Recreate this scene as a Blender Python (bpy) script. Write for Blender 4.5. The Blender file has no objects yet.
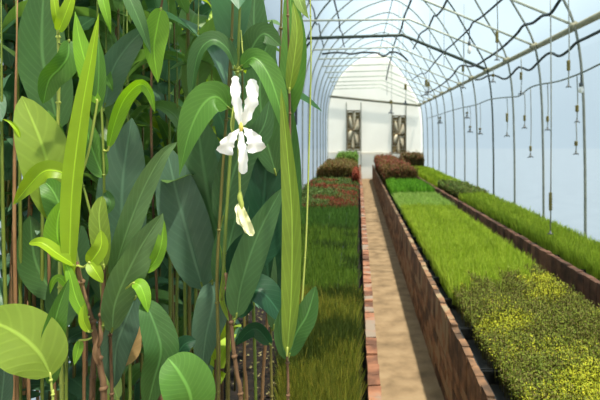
import bpy, math, random
import numpy as np
from mathutils import Vector, Matrix

random.seed(7)
rng = np.random.default_rng(11)
C = bpy.context.scene.collection
F, X0, Y0, H = 500.0, 358.0, 136.0, 1.71     # focal length (px), vanishing point, eye height


def P(px, py, d):
    """world point seen at a pixel at distance d down the greenhouse"""
    return Vector(((px - X0) * d / F, d, H + (Y0 - py) * d / F))


def PX(px, py, X):
    return P(px, py, X * F / (px - X0))


def lin(c):
    out = []
    for v in c[:3]:
        v /= 255.0
        out.append(v / 12.92 if v <= .04045 else ((v + .055) / 1.055) ** 2.4)
    return (*out, 1.0)


# ------------------------------------------------------------------ objects
def link(o, parent=None):
    C.objects.link(o)
    if parent is not None:
        o.parent = parent
    return o


def tag(o, label=None, cat=None, group=None, kind=None):
    if label: o['label'] = label
    if cat: o['category'] = cat
    if group: o['group'] = group
    if kind: o['kind'] = kind
    return o


def thing(name, label, cat, loc=(0, 0, 0), group=None):
    o = bpy.data.objects.new(name, None)
    o.empty_display_size = .05
    o.location = loc
    link(o)
    return tag(o, label, cat, group)


class MB:
    def __init__(self):
        self.v, self.f, self.uv, self.mi, self.sm = [], [], [], [], []

    def add(self, verts, faces, uvs=None, mi=0, smooth=True):
        b = len(self.v)
        self.v += [tuple(p) for p in verts]
        for k, f in enumerate(faces):
            self.f.append([b + i for i in f])
            self.uv.append([uvs[i] for i in f] if uvs else [(0, 0)] * len(f))
            self.mi.append(mi)
            self.sm.append(smooth)

    def box(self, x0, x1, y0, y1, z0, z1, mi=0, jit=0.0):
        vs = []
        for z in (z0, z1):
            for (x, y) in ((x0, y0), (x1, y0), (x1, y1), (x0, y1)):
                vs.append((x + random.uniform(-jit, jit), y + random.uniform(-jit, jit), z + random.uniform(-jit, jit)))
        self.add(vs, [(3, 2, 1, 0), (4, 5, 6, 7), (0, 1, 5, 4), (1, 2, 6, 5), (2, 3, 7, 6), (3, 0, 4, 7)], mi=mi, smooth=False)

    def tube(self, pts, r, n=8, mi=0, cap=True):
        pts = [Vector(p) for p in pts]
        m = len(pts)
        rs = r if isinstance(r, (list, tuple)) else [r] * m
        T0 = (pts[1] - pts[0]).normalized()
        up = Vector((0, 0, 1)) if abs(T0.z) < .9 else Vector((1, 0, 0))
        A = T0.cross(up).normalized()
        vs, fs = [], []
        for i in range(m):
            T = (pts[min(i + 1, m - 1)] - pts[max(i - 1, 0)]).normalized()
            A = (A - T * A.dot(T))
            A = A.normalized() if A.length > 1e-6 else T.orthogonal().normalized()
            B = T.cross(A)
            for k in range(n):
                a = 2 * math.pi * k / n
                vs.append(pts[i] + (A * math.cos(a) + B * math.sin(a)) * rs[i])
        for i in range(m - 1):
            for k in range(n):
                k2 = (k + 1) % n
                fs.append((i * n + k, i * n + k2, (i + 1) * n + k2, (i + 1) * n + k))
        if cap:
            fs.append(tuple(range(n - 1, -1, -1)))
            fs.append(tuple((m - 1) * n + k for k in range(n)))
        self.add(vs, fs, mi=mi)

    def lathe(self, c, prof, n=12, mi=0):
        """profile (r, z) turned about a vertical axis through c"""
        vs, fs = [], []
        for (r, z) in prof:
            for k in range(n):
                a = 2 * math.pi * k / n
                vs.append((c[0] + r * math.cos(a), c[1] + r * math.sin(a), c[2] + z))
        for i in range(len(prof) - 1):
            for k in range(n):
                k2 = (k + 1) % n
                fs.append((i * n + k, i * n + k2, (i + 1) * n + k2, (i + 1) * n + k))
        self.add(vs, fs, mi=mi)

    def build(self, name, mats, parent=None, origin=None):
        me = bpy.data.meshes.new(name)
        o = Vector(origin) if origin is not None else Vector((0, 0, 0))
        if parent is not None and origin is None:
            o = parent.location
        me.from_pydata([(v[0] - o.x, v[1] - o.y, v[2] - o.z) for v in self.v], [], self.f)
        uvl = me.uv_layers.new(name='UVMap')
        uvl.data.foreach_set('uv', [c for f in self.uv for p in f for c in p])
        me.polygons.foreach_set('material_index', self.mi)
        me.polygons.foreach_set('use_smooth', self.sm)
        for m in (mats if isinstance(mats, (list, tuple)) else [mats]):
            me.materials.append(m)
        me.update()
        ob = bpy.data.objects.new(name, me)
        if parent is None:
            ob.location = o
        return link(ob, parent)


def smooth_path(pts, per=6):
    """Catmull-Rom through points (Vectors or tuples)"""
    pts = [Vector(p) for p in pts]
    if len(pts) < 3:
        return [pts[0].lerp(pts[-1], i / per) for i in range(per + 1)]
    ext = [pts[0] * 2 - pts[1]] + pts + [pts[-1] * 2 - pts[-2]]
    out = []
    for i in range(1, len(ext) - 2):
        a, b, c, d = ext[i - 1:i + 3]
        for k in range(per):
            t = k / per
            out.append(.5 * ((2 * b) + (c - a) * t + (2 * a - 5 * b + 4 * c - d) * t * t + (3 * b - a - 3 * c + d) * t ** 3))
    out.append(pts[-1])
    return out


# ------------------------------------------------------------------ materials
def newmat(name):
    m = bpy.data.materials.new(name)
    m.use_nodes = True
    nt = m.node_tree
    nt.nodes.clear()
    out = nt.nodes.new('ShaderNodeOutputMaterial')
    return m, nt, out


def N(nt, kind, **kw):
    n = nt.nodes.new(kind)
    for k, v in kw.items():
        if k in n.inputs:
            n.inputs[k].default_value = v
        else:
            setattr(n, k, v)
    return n


def noise_mat(name, cols, scale=8, rough=.7, metal=0, bump=0, stretch=(1, 1, 1), detail=5, island=0.0, spec=.4):
    m, nt, out = newmat(name)
    L = nt.links
    b = N(nt, 'ShaderNodeBsdfPrincipled', Roughness=rough, Metallic=metal)
    b.inputs['Specular IOR Level'].default_value = spec
    tc = N(nt, 'ShaderNodeTexCoord')
    mp = N(nt, 'ShaderNodeMapping')
    mp.inputs['Scale'].default_value = stretch
    no = N(nt, 'ShaderNodeTexNoise', Scale=scale, Detail=detail)
    L.new(tc.outputs['Object'], mp.inputs[0]); L.new(mp.outputs[0], no.inputs['Vector'])
    rp = N(nt, 'ShaderNodeValToRGB')
    n = len(cols)
    while len(rp.color_ramp.elements) < n:
        rp.color_ramp.elements.new(.5)
    for i, c in enumerate(cols):
        e = rp.color_ramp.elements[i]
        e.position = .28 + .44 * i / max(1, n - 1)
        e.color = lin(c)
    fac = no.outputs['Fac']
    if island:
        g = N(nt, 'ShaderNodeNewGeometry')
        ma = N(nt, 'ShaderNodeMath', operation='MULTIPLY_ADD')
        L.new(g.outputs['Random Per Island'], ma.inputs[0]); ma.inputs[1].default_value = island; ma.inputs[2].default_value = -island / 2
        ad = N(nt, 'ShaderNodeMath', operation='ADD')
        L.new(ma.outputs[0], ad.inputs[0]); L.new(fac, ad.inputs[1])
        fac = ad.outputs[0]
    L.new(fac, rp.inputs[0])
    L.new(rp.outputs[0], b.inputs['Base Color'])
    if bump:
        bp = N(nt, 'ShaderNodeBump', Strength=bump, Distance=.02)
        L.new(no.outputs['Fac'], bp.inputs['Height']); L.new(bp.outputs[0], b.inputs['Normal'])
    L.new(b.outputs[0], out.inputs[0])
    return m


def film_mat(name, col, clear=.15, transl=.75):
    m, nt, out = newmat(name)
    L = nt.links
    tc = N(nt, 'ShaderNodeTexCoord')
    no = N(nt, 'ShaderNodeTexNoise', Scale=1.3, Detail=4)
    L.new(tc.outputs['Object'], no.inputs['Vector'])
    mx = N(nt, 'ShaderNodeMix', data_type='RGBA')
    mx.inputs['A'].default_value = lin([c * .94 for c in col]); mx.inputs['B'].default_value = lin(col)
    L.new(no.outputs['Fac'], mx.inputs['Factor'])
    df = N(nt, 'ShaderNodeBsdfDiffuse'); tl = N(nt, 'ShaderNodeBsdfTranslucent'); tr = N(nt, 'ShaderNodeBsdfTransparent')
    L.new(mx.outputs['Result'], df.inputs[0]); L.new(mx.outputs['Result'], tl.inputs[0])
    a = N(nt, 'ShaderNodeMixShader', Fac=transl)
    L.new(df.outputs[0], a.inputs[1]); L.new(tl.outputs[0], a.inputs[2])
    b = N(nt, 'ShaderNodeMixShader', Fac=clear)
    L.new(a.outputs[0], b.inputs[1]); L.new(tr.outputs[0], b.inputs[2])
    L.new(b.outputs[0], out.inputs[0])
    return m


def leaf_mat(name, col, vein=None, transl=.3, rough=.42, veins=26, contrast=.35, sheen=.4):
    """leaf blade: midrib and side veins from the UV, blotchy tint from noise"""
    m, nt, out = newmat(name)
    L = nt.links
    uv = N(nt, 'ShaderNodeUVMap'); sp = N(nt, 'ShaderNodeSeparateXYZ')
    L.new(uv.outputs[0], sp.inputs[0])

    def math_(op, a, b=None, c=None):
        n = N(nt, 'ShaderNodeMath', operation=op)
        for i, x in enumerate((a, b, c)):
            if x is None: continue
            if isinstance(x, (int, float)): n.inputs[i].default_value = x
            else: L.new(x, n.inputs[i])
        return n.outputs[0]
    u, v = sp.outputs[0], sp.outputs[1]
    au = math_('ABSOLUTE', math_('SUBTRACT', u, .5))
    rib = N(nt, 'ShaderNodeMapRange'); L.new(au, rib.inputs[0])
    rib.inputs['From Min'].default_value = .012; rib.inputs['From Max'].default_value = .045
    rib.inputs['To Min'].default_value = 1; rib.inputs['To Max'].default_value = 0
    wv = math_('SINE', math_('MULTIPLY', math_('SUBTRACT', v, math_('MULTIPLY', au, .45)), veins * .6 * 6.283))
    sv = math_('MULTIPLY', math_('POWER', math_('MULTIPLY_ADD', wv, .5, .5), 6.0), .14)
    fac = math_('MAXIMUM', math_('MULTIPLY', rib.outputs[0], .75), sv)
    tc = N(nt, 'ShaderNodeTexCoord')
    no = N(nt, 'ShaderNodeTexNoise', Scale=16, Detail=5)
    L.new(tc.outputs['Object'], no.inputs['Vector'])
    oi = N(nt, 'ShaderNodeObjectInfo')
    gm = N(nt, 'ShaderNodeNewGeometry')
    rnd = math_('FRACT', math_('ADD', oi.outputs['Random'], gm.outputs['Random Per Island']))
    tint = math_('ADD', math_('MULTIPLY', no.outputs['Fac'], contrast * 1.6), math_('MULTIPLY', rnd, contrast))
    mx = N(nt, 'ShaderNodeMix', data_type='RGBA')
    mx.inputs['A'].default_value = lin([c * .80 for c in col])
    mx.inputs['B'].default_value = lin([min(255, c * 1.14 + 4) for c in col])
    L.new(tint, mx.inputs['Factor'])
    m2 = N(nt, 'ShaderNodeMix', data_type='RGBA')
    vc = vein or [min(255, c * 1.22 + 18) for c in col]
    m2.inputs['B'].default_value = lin(vc)
    L.new(fac, m2.inputs['Factor']); L.new(mx.outputs['Result'], m2.inputs['A'])
    b = N(nt, 'ShaderNodeBsdfPrincipled', Roughness=rough)
    b.inputs['Specular IOR Level'].default_value = sheen
    L.new(m2.outputs['Result'], b.inputs['Base Color'])
    bp = N(nt, 'ShaderNodeBump', Strength=.25, Distance=.004)
    L.new(fac, bp.inputs['Height']); L.new(bp.outputs[0], b.inputs['Normal'])
    tl = N(nt, 'ShaderNodeBsdfTranslucent')
    hs = N(nt, 'ShaderNodeHueSaturation', Hue=.49, Saturation=1.15, Value=1.3)
    L.new(m2.outputs['Result'], hs.inputs['Color']); L.new(hs.outputs[0], tl.inputs[0])
    ms = N(nt, 'ShaderNodeMixShader', Fac=transl)
    L.new(b.outputs[0], ms.inputs[1]); L.new(tl.outputs[0], ms.inputs[2])
    L.new(ms.outputs[0], out.inputs[0])
    return m


def blade_mat(name, transl=.35, rough=.6):
    """seedling blades: each carries its own tint in a point attribute"""
    m, nt, out = newmat(name)
    L = nt.links
    at = N(nt, 'ShaderNodeAttribute', attribute_name='tint')
    b = N(nt, 'ShaderNodeBsdfPrincipled', Roughness=rough)
    b.inputs['Specular IOR Level'].default_value = .25
    L.new(at.outputs['Color'], b.inputs['Base Color'])
    tl = N(nt, 'ShaderNodeBsdfTranslucent')
    L.new(at.outputs['Color'], tl.inputs[0])
    ms = N(nt, 'ShaderNodeMixShader', Fac=transl)
    L.new(b.outputs[0], ms.inputs[1]); L.new(tl.outputs[0], ms.inputs[2])
    L.new(ms.outputs[0], out.inputs[0])
    return m


M = {
    'film': film_mat('greenhouse_film', (98, 111, 119), .20, .80),
    'back': film_mat('back_panel', (250, 246, 236), .02, .52),
    'steel': noise_mat('galvanised_tube', [(112, 118, 108), (146, 150, 136)], 9, .5, .2),
    'steel_dark': noise_mat('weathered_dark_tube', [(48, 60, 50), (70, 80, 66)], 9, .5, .2),
    'tie': noise_mat('pale_painted_tube', [(170, 176, 156), (205, 205, 186)], 9, .5, .1),
    'rail': noise_mat('olive_painted_pipe', [(132, 130, 104), (166, 162, 134)], 5, .55),
    'beam': noise_mat('dark_olive_beam', [(84, 86, 66), (112, 112, 90)], 6, .6),
    'hose': noise_mat('black_hose', [(24, 34, 34), (42, 54, 52)], 12, .5),
    'wire': noise_mat('grey_drop_tube', [(130, 136, 128), (160, 164, 154)], 12, .6),
    'weight': noise_mat('ochre_coil', [(96, 88, 40), (150, 136, 72)], 40, .6),
    'nozzle': noise_mat('dark_nozzle', [(64, 72, 76), (100, 106, 106)], 20, .5),
    'bulb': noise_mat('white_glass', [(235, 232, 222), (248, 246, 240)], 4, .2),
    'fanframe': noise_mat('rusty_fan_frame', [(86, 74, 50), (120, 104, 72)], 6, .6, .2),
    'fanblade': noise_mat('dull_metal_blade', [(196, 180, 146), (228, 216, 188)], 5, .4, .3),
    'fanback': noise_mat('fan_shutter', [(104, 90, 54), (140, 122, 78)], 4, .7),
    'sand': noise_mat('sandy_path', [(112, 94, 68), (144, 122, 90), (162, 140, 106)], 6, .95, bump=.5, detail=9),
    'earth': noise_mat('outdoor_earth', [(104, 113, 121), (114, 124, 132)], 2, .95),
    'soil': noise_mat('dark_soil', [(14, 11, 8), (26, 20, 14), (40, 31, 22)], 24, .95, bump=.6),
    'brick': noise_mat('red_brick', [(78, 60, 44), (112, 84, 60), (146, 108, 76), (150, 130, 98)], 9, .9, bump=.3, island=.42),
    'brick_red': noise_mat('orange_brick', [(98, 66, 48), (138, 92, 66), (162, 112, 82), (142, 126, 108)], 9, .9, bump=.3, island=.5),
    'brick2': noise_mat('brown_brick', [(66, 48, 36), (100, 70, 52), (124, 88, 66)], 9, .9, bump=.3, island=.35),
    'mortar': noise_mat('mortar', [(92, 76, 58), (120, 104, 82)], 20, .95),
    'tray': noise_mat('black_plastic', [(14, 16, 15), (26, 29, 27)], 10, .55),
    'blade': blade_mat('seedling_blades'),
    'stem_brown': noise_mat('brown_stem', [(70, 52, 36), (110, 82, 56), (140, 110, 78)], 30, .7, stretch=(1, 1, .25), bump=.2),
    'cane': noise_mat('lit_cane', [(104, 76, 50), (158, 118, 80), (186, 146, 104)], 30, .7, stretch=(1, 1, .25), bump=.2),  # brown stem tones made lighter, painting in the light on the canes
    'stem_green': noise_mat('green_stem', [(96, 116, 44), (134, 150, 62)], 20, .5, stretch=(1, 1, .2)),
    'stem_pale': noise_mat('pale_stem', [(150, 166, 66), (190, 200, 100)], 20, .5, stretch=(1, 1, .2)),
    'stem_olive': noise_mat('olive_stem', [(92, 84, 38), (128, 122, 56)], 20, .5, stretch=(1, 1, .2)),
    'petal': noise_mat('white_petal', [(252, 252, 246), (255, 255, 252)], 10, .5),
    'wilt': noise_mat('wilted_petal', [(226, 226, 160), (250, 248, 214)], 30, .6),
    'stamen': noise_mat('yellow_throat', [(222, 190, 60), (244, 220, 110)], 30, .6),
    'litter': blade_mat('leaf_litter', .1, .8),
    # leaf colours
    'lime': leaf_mat('lime_leaf', (158, 192, 38), transl=.4, veins=0.01),
    'lime2': leaf_mat('fresh_green_leaf', (126, 176, 46), transl=.38),
    'olive': leaf_mat('olive_leaf', (134, 160, 58), transl=.35, veins=14),
    'mid': leaf_mat('mid_green_leaf', (90, 138, 54)),
    'green': leaf_mat('green_leaf', (72, 112, 56)),
    'dark': leaf_mat('dark_green_leaf', (74, 112, 66), veins=22),
    'blue': leaf_mat('bluish_green_leaf', (80, 112, 88), veins=22, sheen=.5),
    'deep': leaf_mat('deep_green_leaf', (36, 76, 48), veins=22),
    'sage': leaf_mat('sage_green_leaf', (106, 140, 86), veins=20),
    'pale': leaf_mat('pale_green_leaf', (150, 176, 96), veins=16),
    'tan': leaf_mat('dry_leaf', (190, 156, 104), veins=12),
    'bgleaf': leaf_mat('shade_leaf', (92, 126, 62), veins=18, contrast=.6),
    'bgblue': leaf_mat('shade_leaf_bluish', (78, 114, 82), veins=18, contrast=.6),
    'bglime': leaf_mat('shade_leaf_yellowish', (156, 182, 66), veins=18, contrast=.6),
}

# ------------------------------------------------------------------ greenhouse shell
YB, YF = 20.0, -1.6          # back wall, front end
SEC = [(-1.16, -1.71), (-1.16, -.6), (-1.16, .3), (-1.155, .75), (-1.12, 1.15), (-1.03, 1.55), (-.9, 1.88), (-.70, 2.27),
       (-.39, 2.62), (0, 2.93), (.38, 3.10), (.8, 3.20), (1.12, 3.05), (1.39, 2.82), (1.75, 2.36), (2.08, 1.80),
       (2.33, 1.36), (2.43, .98), (2.475, .5), (2.49, 0), (2.5, -.6), (2.5, -1.71)]
SECP = [Vector((x, 0, z + H)) for x, z in SEC]
PATH = smooth_path(SECP, 3)


def offset_path(path, off):
    c = Vector((.67, 0, 1.9))
    out = []
    for i, p in enumerate(path):
        T = (path[min(i + 1, len(path) - 1)] - path[max(i - 1, 0)]).normalized()
        n = Vector((-T.z, 0, T.x))
        if n.dot(p - c) < 0: n = -n
        out.append(p + n * off)
    return out


FILM = offset_path(PATH, .085)
FILM[0].z = FILM[-1].z = 0


def film_part(name, a, b):
    ys = np.linspace(YF, YB + .02, 36)
    vs, fs = [], []
    seg = FILM[a:b + 1]
    for y in ys:
        for p in seg:
            vs.append((p.x, y, p.z))
    n = len(seg)
    for j in range(len(ys) - 1):
        for i in range(n - 1):
            fs.append((j * n + i, j * n + i + 1, (j + 1) * n + i + 1, (j + 1) * n + i))
    mb = MB(); mb.add(vs, fs)
    return tag(mb.build(name, M['film']), kind='structure')


iL = min(range(len(PATH)), key=lambda i: (PATH[i] - Vector((-1.03, 0, 1.55 + H))).length)
iR = min(range(len(PATH)), key=lambda i: (PATH[i] - Vector((2.43, 0, .98 + H))).length)
film_part('wall_left', 0, iL)
film_part('ceiling', iL, iR)
film_part('wall_right', iR, len(FILM) - 1)


def end_wall(name, y, mat, thick=.03):
    mb = MB()
    n = len(FILM)
    a = [(p.x, y, p.z) for p in FILM]; b = [(p.x, y + thick, p.z) for p in FILM]
    fs = [tuple(range(n)), tuple(range(2 * n - 1, n - 1, -1))]
    mb.add(a + b, fs, smooth=False)
    return tag(mb.build(name, mat), kind='structure')


end_wall('wall_back', YB + .03, M['back'])
end_wall('wall_front', YF - .04, M['back'])
mb = MB(); mb.box(-1.25, 2.59, YF, YB + .1, -.06, 0)
tag(mb.build('floor', M['sand']), kind='structure')
mb = MB(); mb.box(-40, 40, -30, 70, -.3, -.061)
tag(mb.build('ground', M['earth']), kind='structure')

# back wall battens, cross beam and low ledge (fixed trim)
trim_n = 0


def trim(x0, x1, z0, z1, mat, t=.04):
    global trim_n
    trim_n += 1
    mb = MB(); mb.box(x0, x1, YB - t, YB + .025, z0, z1)
    return tag(mb.build('trim_%d' % trim_n, mat), kind='structure')


def bp(px, py): return P(px, py, YB)
beamL, beamR = bp(329, 96.5), bp(421, 106)
mb = MB()
mb.tube([beamL + Vector((-.0, -.12, 0)), beamR + Vector((0, -.12, 0))], .05, 6)
trim_n += 1
tag(mb.build('trim_%d' % trim_n, M['beam']), kind='structure')
for px in (346.3, 361.0, 391.8, 406.0):
    p = bp(px, 102)
    trim(p.x - .013, p.x + .013, .0, p.z - .03 + .0, M['beam'])
pl = bp(361, 152)
trim(-1.15, 2.5, pl.z - .05, pl.z, M['back'], .1)

# ------------------------------------------------------------------ hoops
NTH = ['nearest', 'second', 'third', 'fourth', 'fifth', 'sixth', 'seventh', 'eighth', 'ninth', 'tenth', 'eleventh', 'twelfth']
HY = [5.5 + 1.24 * k for k in range(12)]


def on_left(z):
    """x of the hoop's left flank at height z above the eye"""
    for i in range(len(PATH) - 1):
        a, b = PATH[i], PATH[i + 1]
        if a.z <= z + H <= b.z and a.x < .5:
            t = (z + H - a.z) / max(1e-6, b.z - a.z)
            return a.x + (b.x - a.x) * t
    return -1


EAVE = Vector((2.385, 0, 1.215 + H))
for k, y in enumerate(HY):
    t = thing('greenhouse_hoop', 'arched steel greenhouse hoop with bent cross tie, %s from the camera%s' %
              (NTH[k], ', with a dark tie' if k == 3 else ''), 'hoop', (0, y, 0), 'steel hoops of the greenhouse')
    mb = MB(); mb.tube([p + Vector((0, y, 0)) for p in PATH], .0155, 8)
    mb.build('arch', M['steel_dark'] if k == 3 else M['steel'], t)
    zl = 1.80 + (.04 if k < 3 else 0)
    xl = on_left(zl)
    r = .03 if k == 3 else .0165
    mb = MB()
    mb.tube([Vector((xl, y, zl + H)), Vector((.82, y, 1.86 + H)), EAVE + Vector((0, y, 0))], r, 8)
    mb.build('cross_tie', M['steel_dark'] if k == 3 else M['tie'], t)
    mb = MB()
    mb.tube([EAVE + Vector((-.06, y - .03, -.02)), EAVE + Vector((.02, y + .03, .03))], .03, 8)
    mb.build('clamp', M['rail'], t)

mb = MB(); mb.tube([EAVE + Vector((.045, 3.0, 0)), EAVE + Vector((.045, YB - .2, 0))], .036, 10)
tag(mb.build('eave_pipe', M['rail']), 'thick olive eave pipe running along the top of the right wall', 'pipe')
mb = MB(); mb.tube([Vector((.8, 5.2, 3.165 + H)), Vector((.8, YB - .2, 3.165 + H))], .012, 6)
tag(mb.build('ridge_pipe', M['steel_dark']), 'thin dark ridge pipe running under the peaks of the hoops', 'pipe')

# ------------------------------------------------------------------ hoses
def hose(pts, X, r, label, mat='hose'):
    w = [PX(px, py, X) for px, py in pts]
    mb = MB(); mb.tube(smooth_path(w, 5), r, 7)
    return tag(mb.build('irrigation_hose', M[mat]), label, 'hose', 'irrigation hoses slung through the greenhouse')


hose([(690, -12), (660, 2), (630, 18), (606, 28), (600, 31), (588, 37), (576, 43), (569, 50), (559.5, 56), (551, 53), (544.5, 56), (537, 63.5), (529.5, 70), (522, 67.7), (517.5, 68),
      (510, 76), (504, 79), (495, 75.5), (487.5, 76), (481.5, 79), (475.5, 80)], 2.24, .016,
     'wavy black hose just below the olive eave pipe, upper one across the right wall')
hose([(690, 38), (650, 48), (625, 58), (606, 62), (600, 64), (583.5, 72), (567, 78.5), (555, 82), (540, 84.5), (529.5, 88), (519, 96), (510, 97), (490, 99.5), (475, 105), (457, 109),
      (438, 115), (426, 119)], 2.30, .010, 'thin grey hose sagging along the right wall, lowest of the hoses', 'wire')
hose([(566, -8), (559, 1.5), (550.5, 13.5), (542, 16), (532.5, 23), (523.5, 25.5), (517.5, 33), (510, 40.5), (498, 51), (486, 59), (478.5, 64),
      (471, 66.5), (460, 66), (452, 76), (442.5, 84), (435, 89), (421, 96.5)], 1.75, .015,
     'wavy black hose crossing above the olive eave pipe')
hose([(508, -6), (499.5, 1.5), (487.5, 12), (480, 18), (472.5, 23), (469.5, 28.5), (457.5, 40), (444, 52), (435, 62), (426, 73), (420, 74), (412, 80)],
     1.5, .013, 'black hose slung under the right slope carrying the hanging white bulb')
hose([(450, -5), (446, 2), (442.5, 9), (436.5, 15.7), (434, 15.7), (431, 22), (427.5, 28.5), (420, 34), (417, 42), (413, 49)], 1.15, .016,
     'kinked black hose hanging down the right slope near the ridge')
hose([(413, -6), (410.6, 1.4), (408, 8), (404.5, 16), (400.5, 31), (396.4, 38), (393, 48.6), (390, 62), (386, 80)], .88, .019,
     'straight dark hose slung just right of the ridge')
hose([(333, -8), (334.5, 1.4), (336.5, 9.5), (339, 20), (340, 29.7), (342, 33), (343, 42), (344.6, 47)], -.35, .014,
     'kinked dark hose hanging down the left slope, nearer the ridge')
hose([(306, -4), (310, 3), (314, 11), (316, 23.6), (319, 24.3), (320, 32), (323.7, 47)], -.72, .012,
     'kinked dark hose low on the left slope beside the plants')
w = [P(px, py, 10.34) for px, py in ((322, 54), (334, 52.5), (345, 53), (352, 54), (360, 52.6), (370, 52.5), (377, 53), (384, 56), (391, 52), (398, 53), (404, 57), (408, 61))]
mb = MB(); mb.tube(smooth_path(w, 5), .02, 7)
tag(mb.build('irrigation_hose', M['hose']), 'black hose draped along the cross tie behind the dark one', 'hose', 'irrigation hoses slung through the greenhouse')
w = [P(px, py, 9.12) for px, py in ((311.5, 41), (307, 46), (303, 54), (300, 64), (298, 80), (296.5, 100), (296, 125))]
mb = MB(); mb.tube(smooth_path(w, 5), .024, 7)
tag(mb.build('irrigation_hose', M['hose']), 'black hose running down the left flank from the thick dark tie', 'hose', 'irrigation hoses slung through the greenhouse')

# ------------------------------------------------------------------ hanging sprinklers and bulbs
def sprinkler(pts, X, label, r=.006, wl=None):
    """pts: (px, y of tube top, y weight top, y weight bottom, y nozzle)"""
    px, yt, w0, w1, yn = pts
    d = X * F / (px - X0)
    top, nz = P(px, yt, d), P(px, yn, d)
    s = d / 9.0
    t = thing('hanging_sprinkler', label, 'sprinkler', nz, 'sprinklers hanging on thin tubes')
    mb = MB()
    mid = top.lerp(nz, .5) + Vector((.012 * s, 0, 0))
    mb.tube(smooth_path([top, mid, nz + Vector((0, 0, .01))], 5), r, 6)
    mb.build('drop_tube', M['wire'], t)
    a, b = P(px, w0, d), P(px, w1, d)
    n = 7
    prof = []
    for i in range(n * 2 + 1):
        f = i / (n * 2)
        prof.append((max(.028 * s, .021) * (1.0 if i % 2 else .66) * (1 if 0 < i < n * 2 else .3), (b.z - a.z) * f))
    mb = MB(); mb.lathe(a, prof, 10)
    mb.build('coil_weight', M['weight'], t)
    mb = MB()
    mb.lathe(nz, [(.001, .045 * s), (.016 * s, .04 * s), (.018 * s, .0), (.03 * s, -.004 * s), (.03 * s, -.02 * s), (.012 * s, -.025 * s), (.001, -.03 * s)], 10)
    for sg in (-1, 1):
        mb.tube([nz + Vector((0, 0, 0)), nz + Vector((sg * .04 * s, 0, -.012 * s)), nz + Vector((sg * .045 * s, 0, -.035 * s))], .008 * s, 6)
    mb.build('nozzle', M['nozzle'], t)
    return t


SPR = [
    ((557, -4, 0, 0, 0), 2.05, 'longest sprinkler, its nozzle hanging just over the grass of the far right bed'),
    ((568.5, -4, 60, 71, 86), 2.1, 'sprinkler hanging beside the nearest hoop, its coil weight under the wavy hose'),
    ((521, 58, 72, 80, 93), 2.2, 'sprinkler hanging from the olive eave pipe between the nearest two hoops'),
    ((497, -3, 31, 43, 59), 1.55, 'sprinkler hanging high with its dark nozzle against the eave pipe'),
    ((463, 40, 65, 72, 87), 1.75, 'sprinkler with its coil weight just under the olive pipe at the fourth hoop'),
    ((493, 69, 74, 77, 81), 2.15, 'very short sprinkler under the upper wavy hose'),
    ((577, 76, 105, 112, 121), 2.3, 'upper sprinkler of the pair close beside the foot of the nearest hoop'),
    ((576, 121, 141, 146, 153), 2.36, 'lower sprinkler of the pair close beside the foot of the nearest hoop'),
    ((524.5, 92, 115, 121, 127), 2.35, 'sprinkler with a dark weight on the wall below the thin grey hose'),
    ((530.5, 88, 146, 151, 156), 2.35, 'low sprinkler on the wall between the nearest two hoops'),
    ((547.5, 83, 116, 122, 129), 2.33, 'sprinkler on the wall just behind the longest drop tube'),
    ((507, 97, 113, 122, 135), 2.32, 'sprinkler on the wall beside the third hoop'),
    ((467, 107, 112, 114, 117), 2.33, 'short sprinkler on the wall beside the fifth hoop'),
    ((470, 106, 126, 128, 131), 2.36, 'sprinkler hanging lower on the wall beside the fifth hoop'),
    ((480, 103, 128, 130, 133), 2.34, 'sprinkler on the wall beside the fourth hoop'),
    ((440, 114, 117, 119, 122), 2.3, 'sprinkler on the wall near the far end'),
    ((426, 74, 80, 86, 94), 1.5, 'sprinkler hanging in the far haze near the end of the eave pipe'),
    ((428.5, 73, 82, 87, 91), 1.46, 'sprinkler paired with another near the end of the eave pipe'),
    ((405.5, 60, 84, 90, 103), .9, 'sprinkler hanging in front of the back wall above the farther fan'),
    ((391, 62, 100, 104, 112), .85, 'sprinkler hanging in front of the back wall at the edge of the farther fan'),
]
for spec, X, lab in SPR:
    if spec[2] == 0:
        t = sprinkler((550.5, -4, 192, 211, 233), 2.05, lab, .007)
    else:
        sprinkler(spec, X, lab)


def bulb(px, yt, ys, ye, X, label):
    d = X * F / (px - X0)
    top, s0, e = P(px, yt, d), P(px, ys, d), P(px, ye, d)
    t = thing('hanging_bulb', label, 'lamp', e)
    mb = MB(); mb.tube([top, s0], .007, 6); mb.build('flex', M['hose'], t)
    h = s0.z - e.z
    mb = MB(); mb.lathe(s0, [(.001, .004), (.018, 0), (.022, -h * .32), (.016, -h * .36)], 12); mb.build('socket', M['nozzle'], t)
    mb = MB(); mb.lathe(s0, [(.015, -h * .33), (.02, -h * .45), (.029, -h * .7), (.024, -h * .9), (.011, -h * .98), (.001, -h)], 14)
    mb.build('glass', M['bulb'], t)


bulb(469.3, 28, 41, 54, 1.5, 'white bulb in a dark socket hanging from the black hose under the right slope')
bulb(581, 72, 83, 93, 2.28, 'pale bulb hanging beside the nearest hoop below the thin hose')

# thin strings dropping from the ridge
for i, (px, y0_, y1_) in enumerate(((399, 3, 52), (403, 3, 49), (430, 3, 60), (444, 3, 66), (464, 4, 58), (392, 12, 70), (387, 38, 95))):
    d = (0.8 + .012 * max(0, px - 390)) * F / (px - X0)
    mb = MB(); mb.tube([P(px, y0_, d), P(px, y1_, d)], .005, 5)
    tag(mb.build('support_string', M['wire']), 'thin grey string hanging straight down from the roof near the ridge', 'string', 'strings hanging from the roof')

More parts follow.
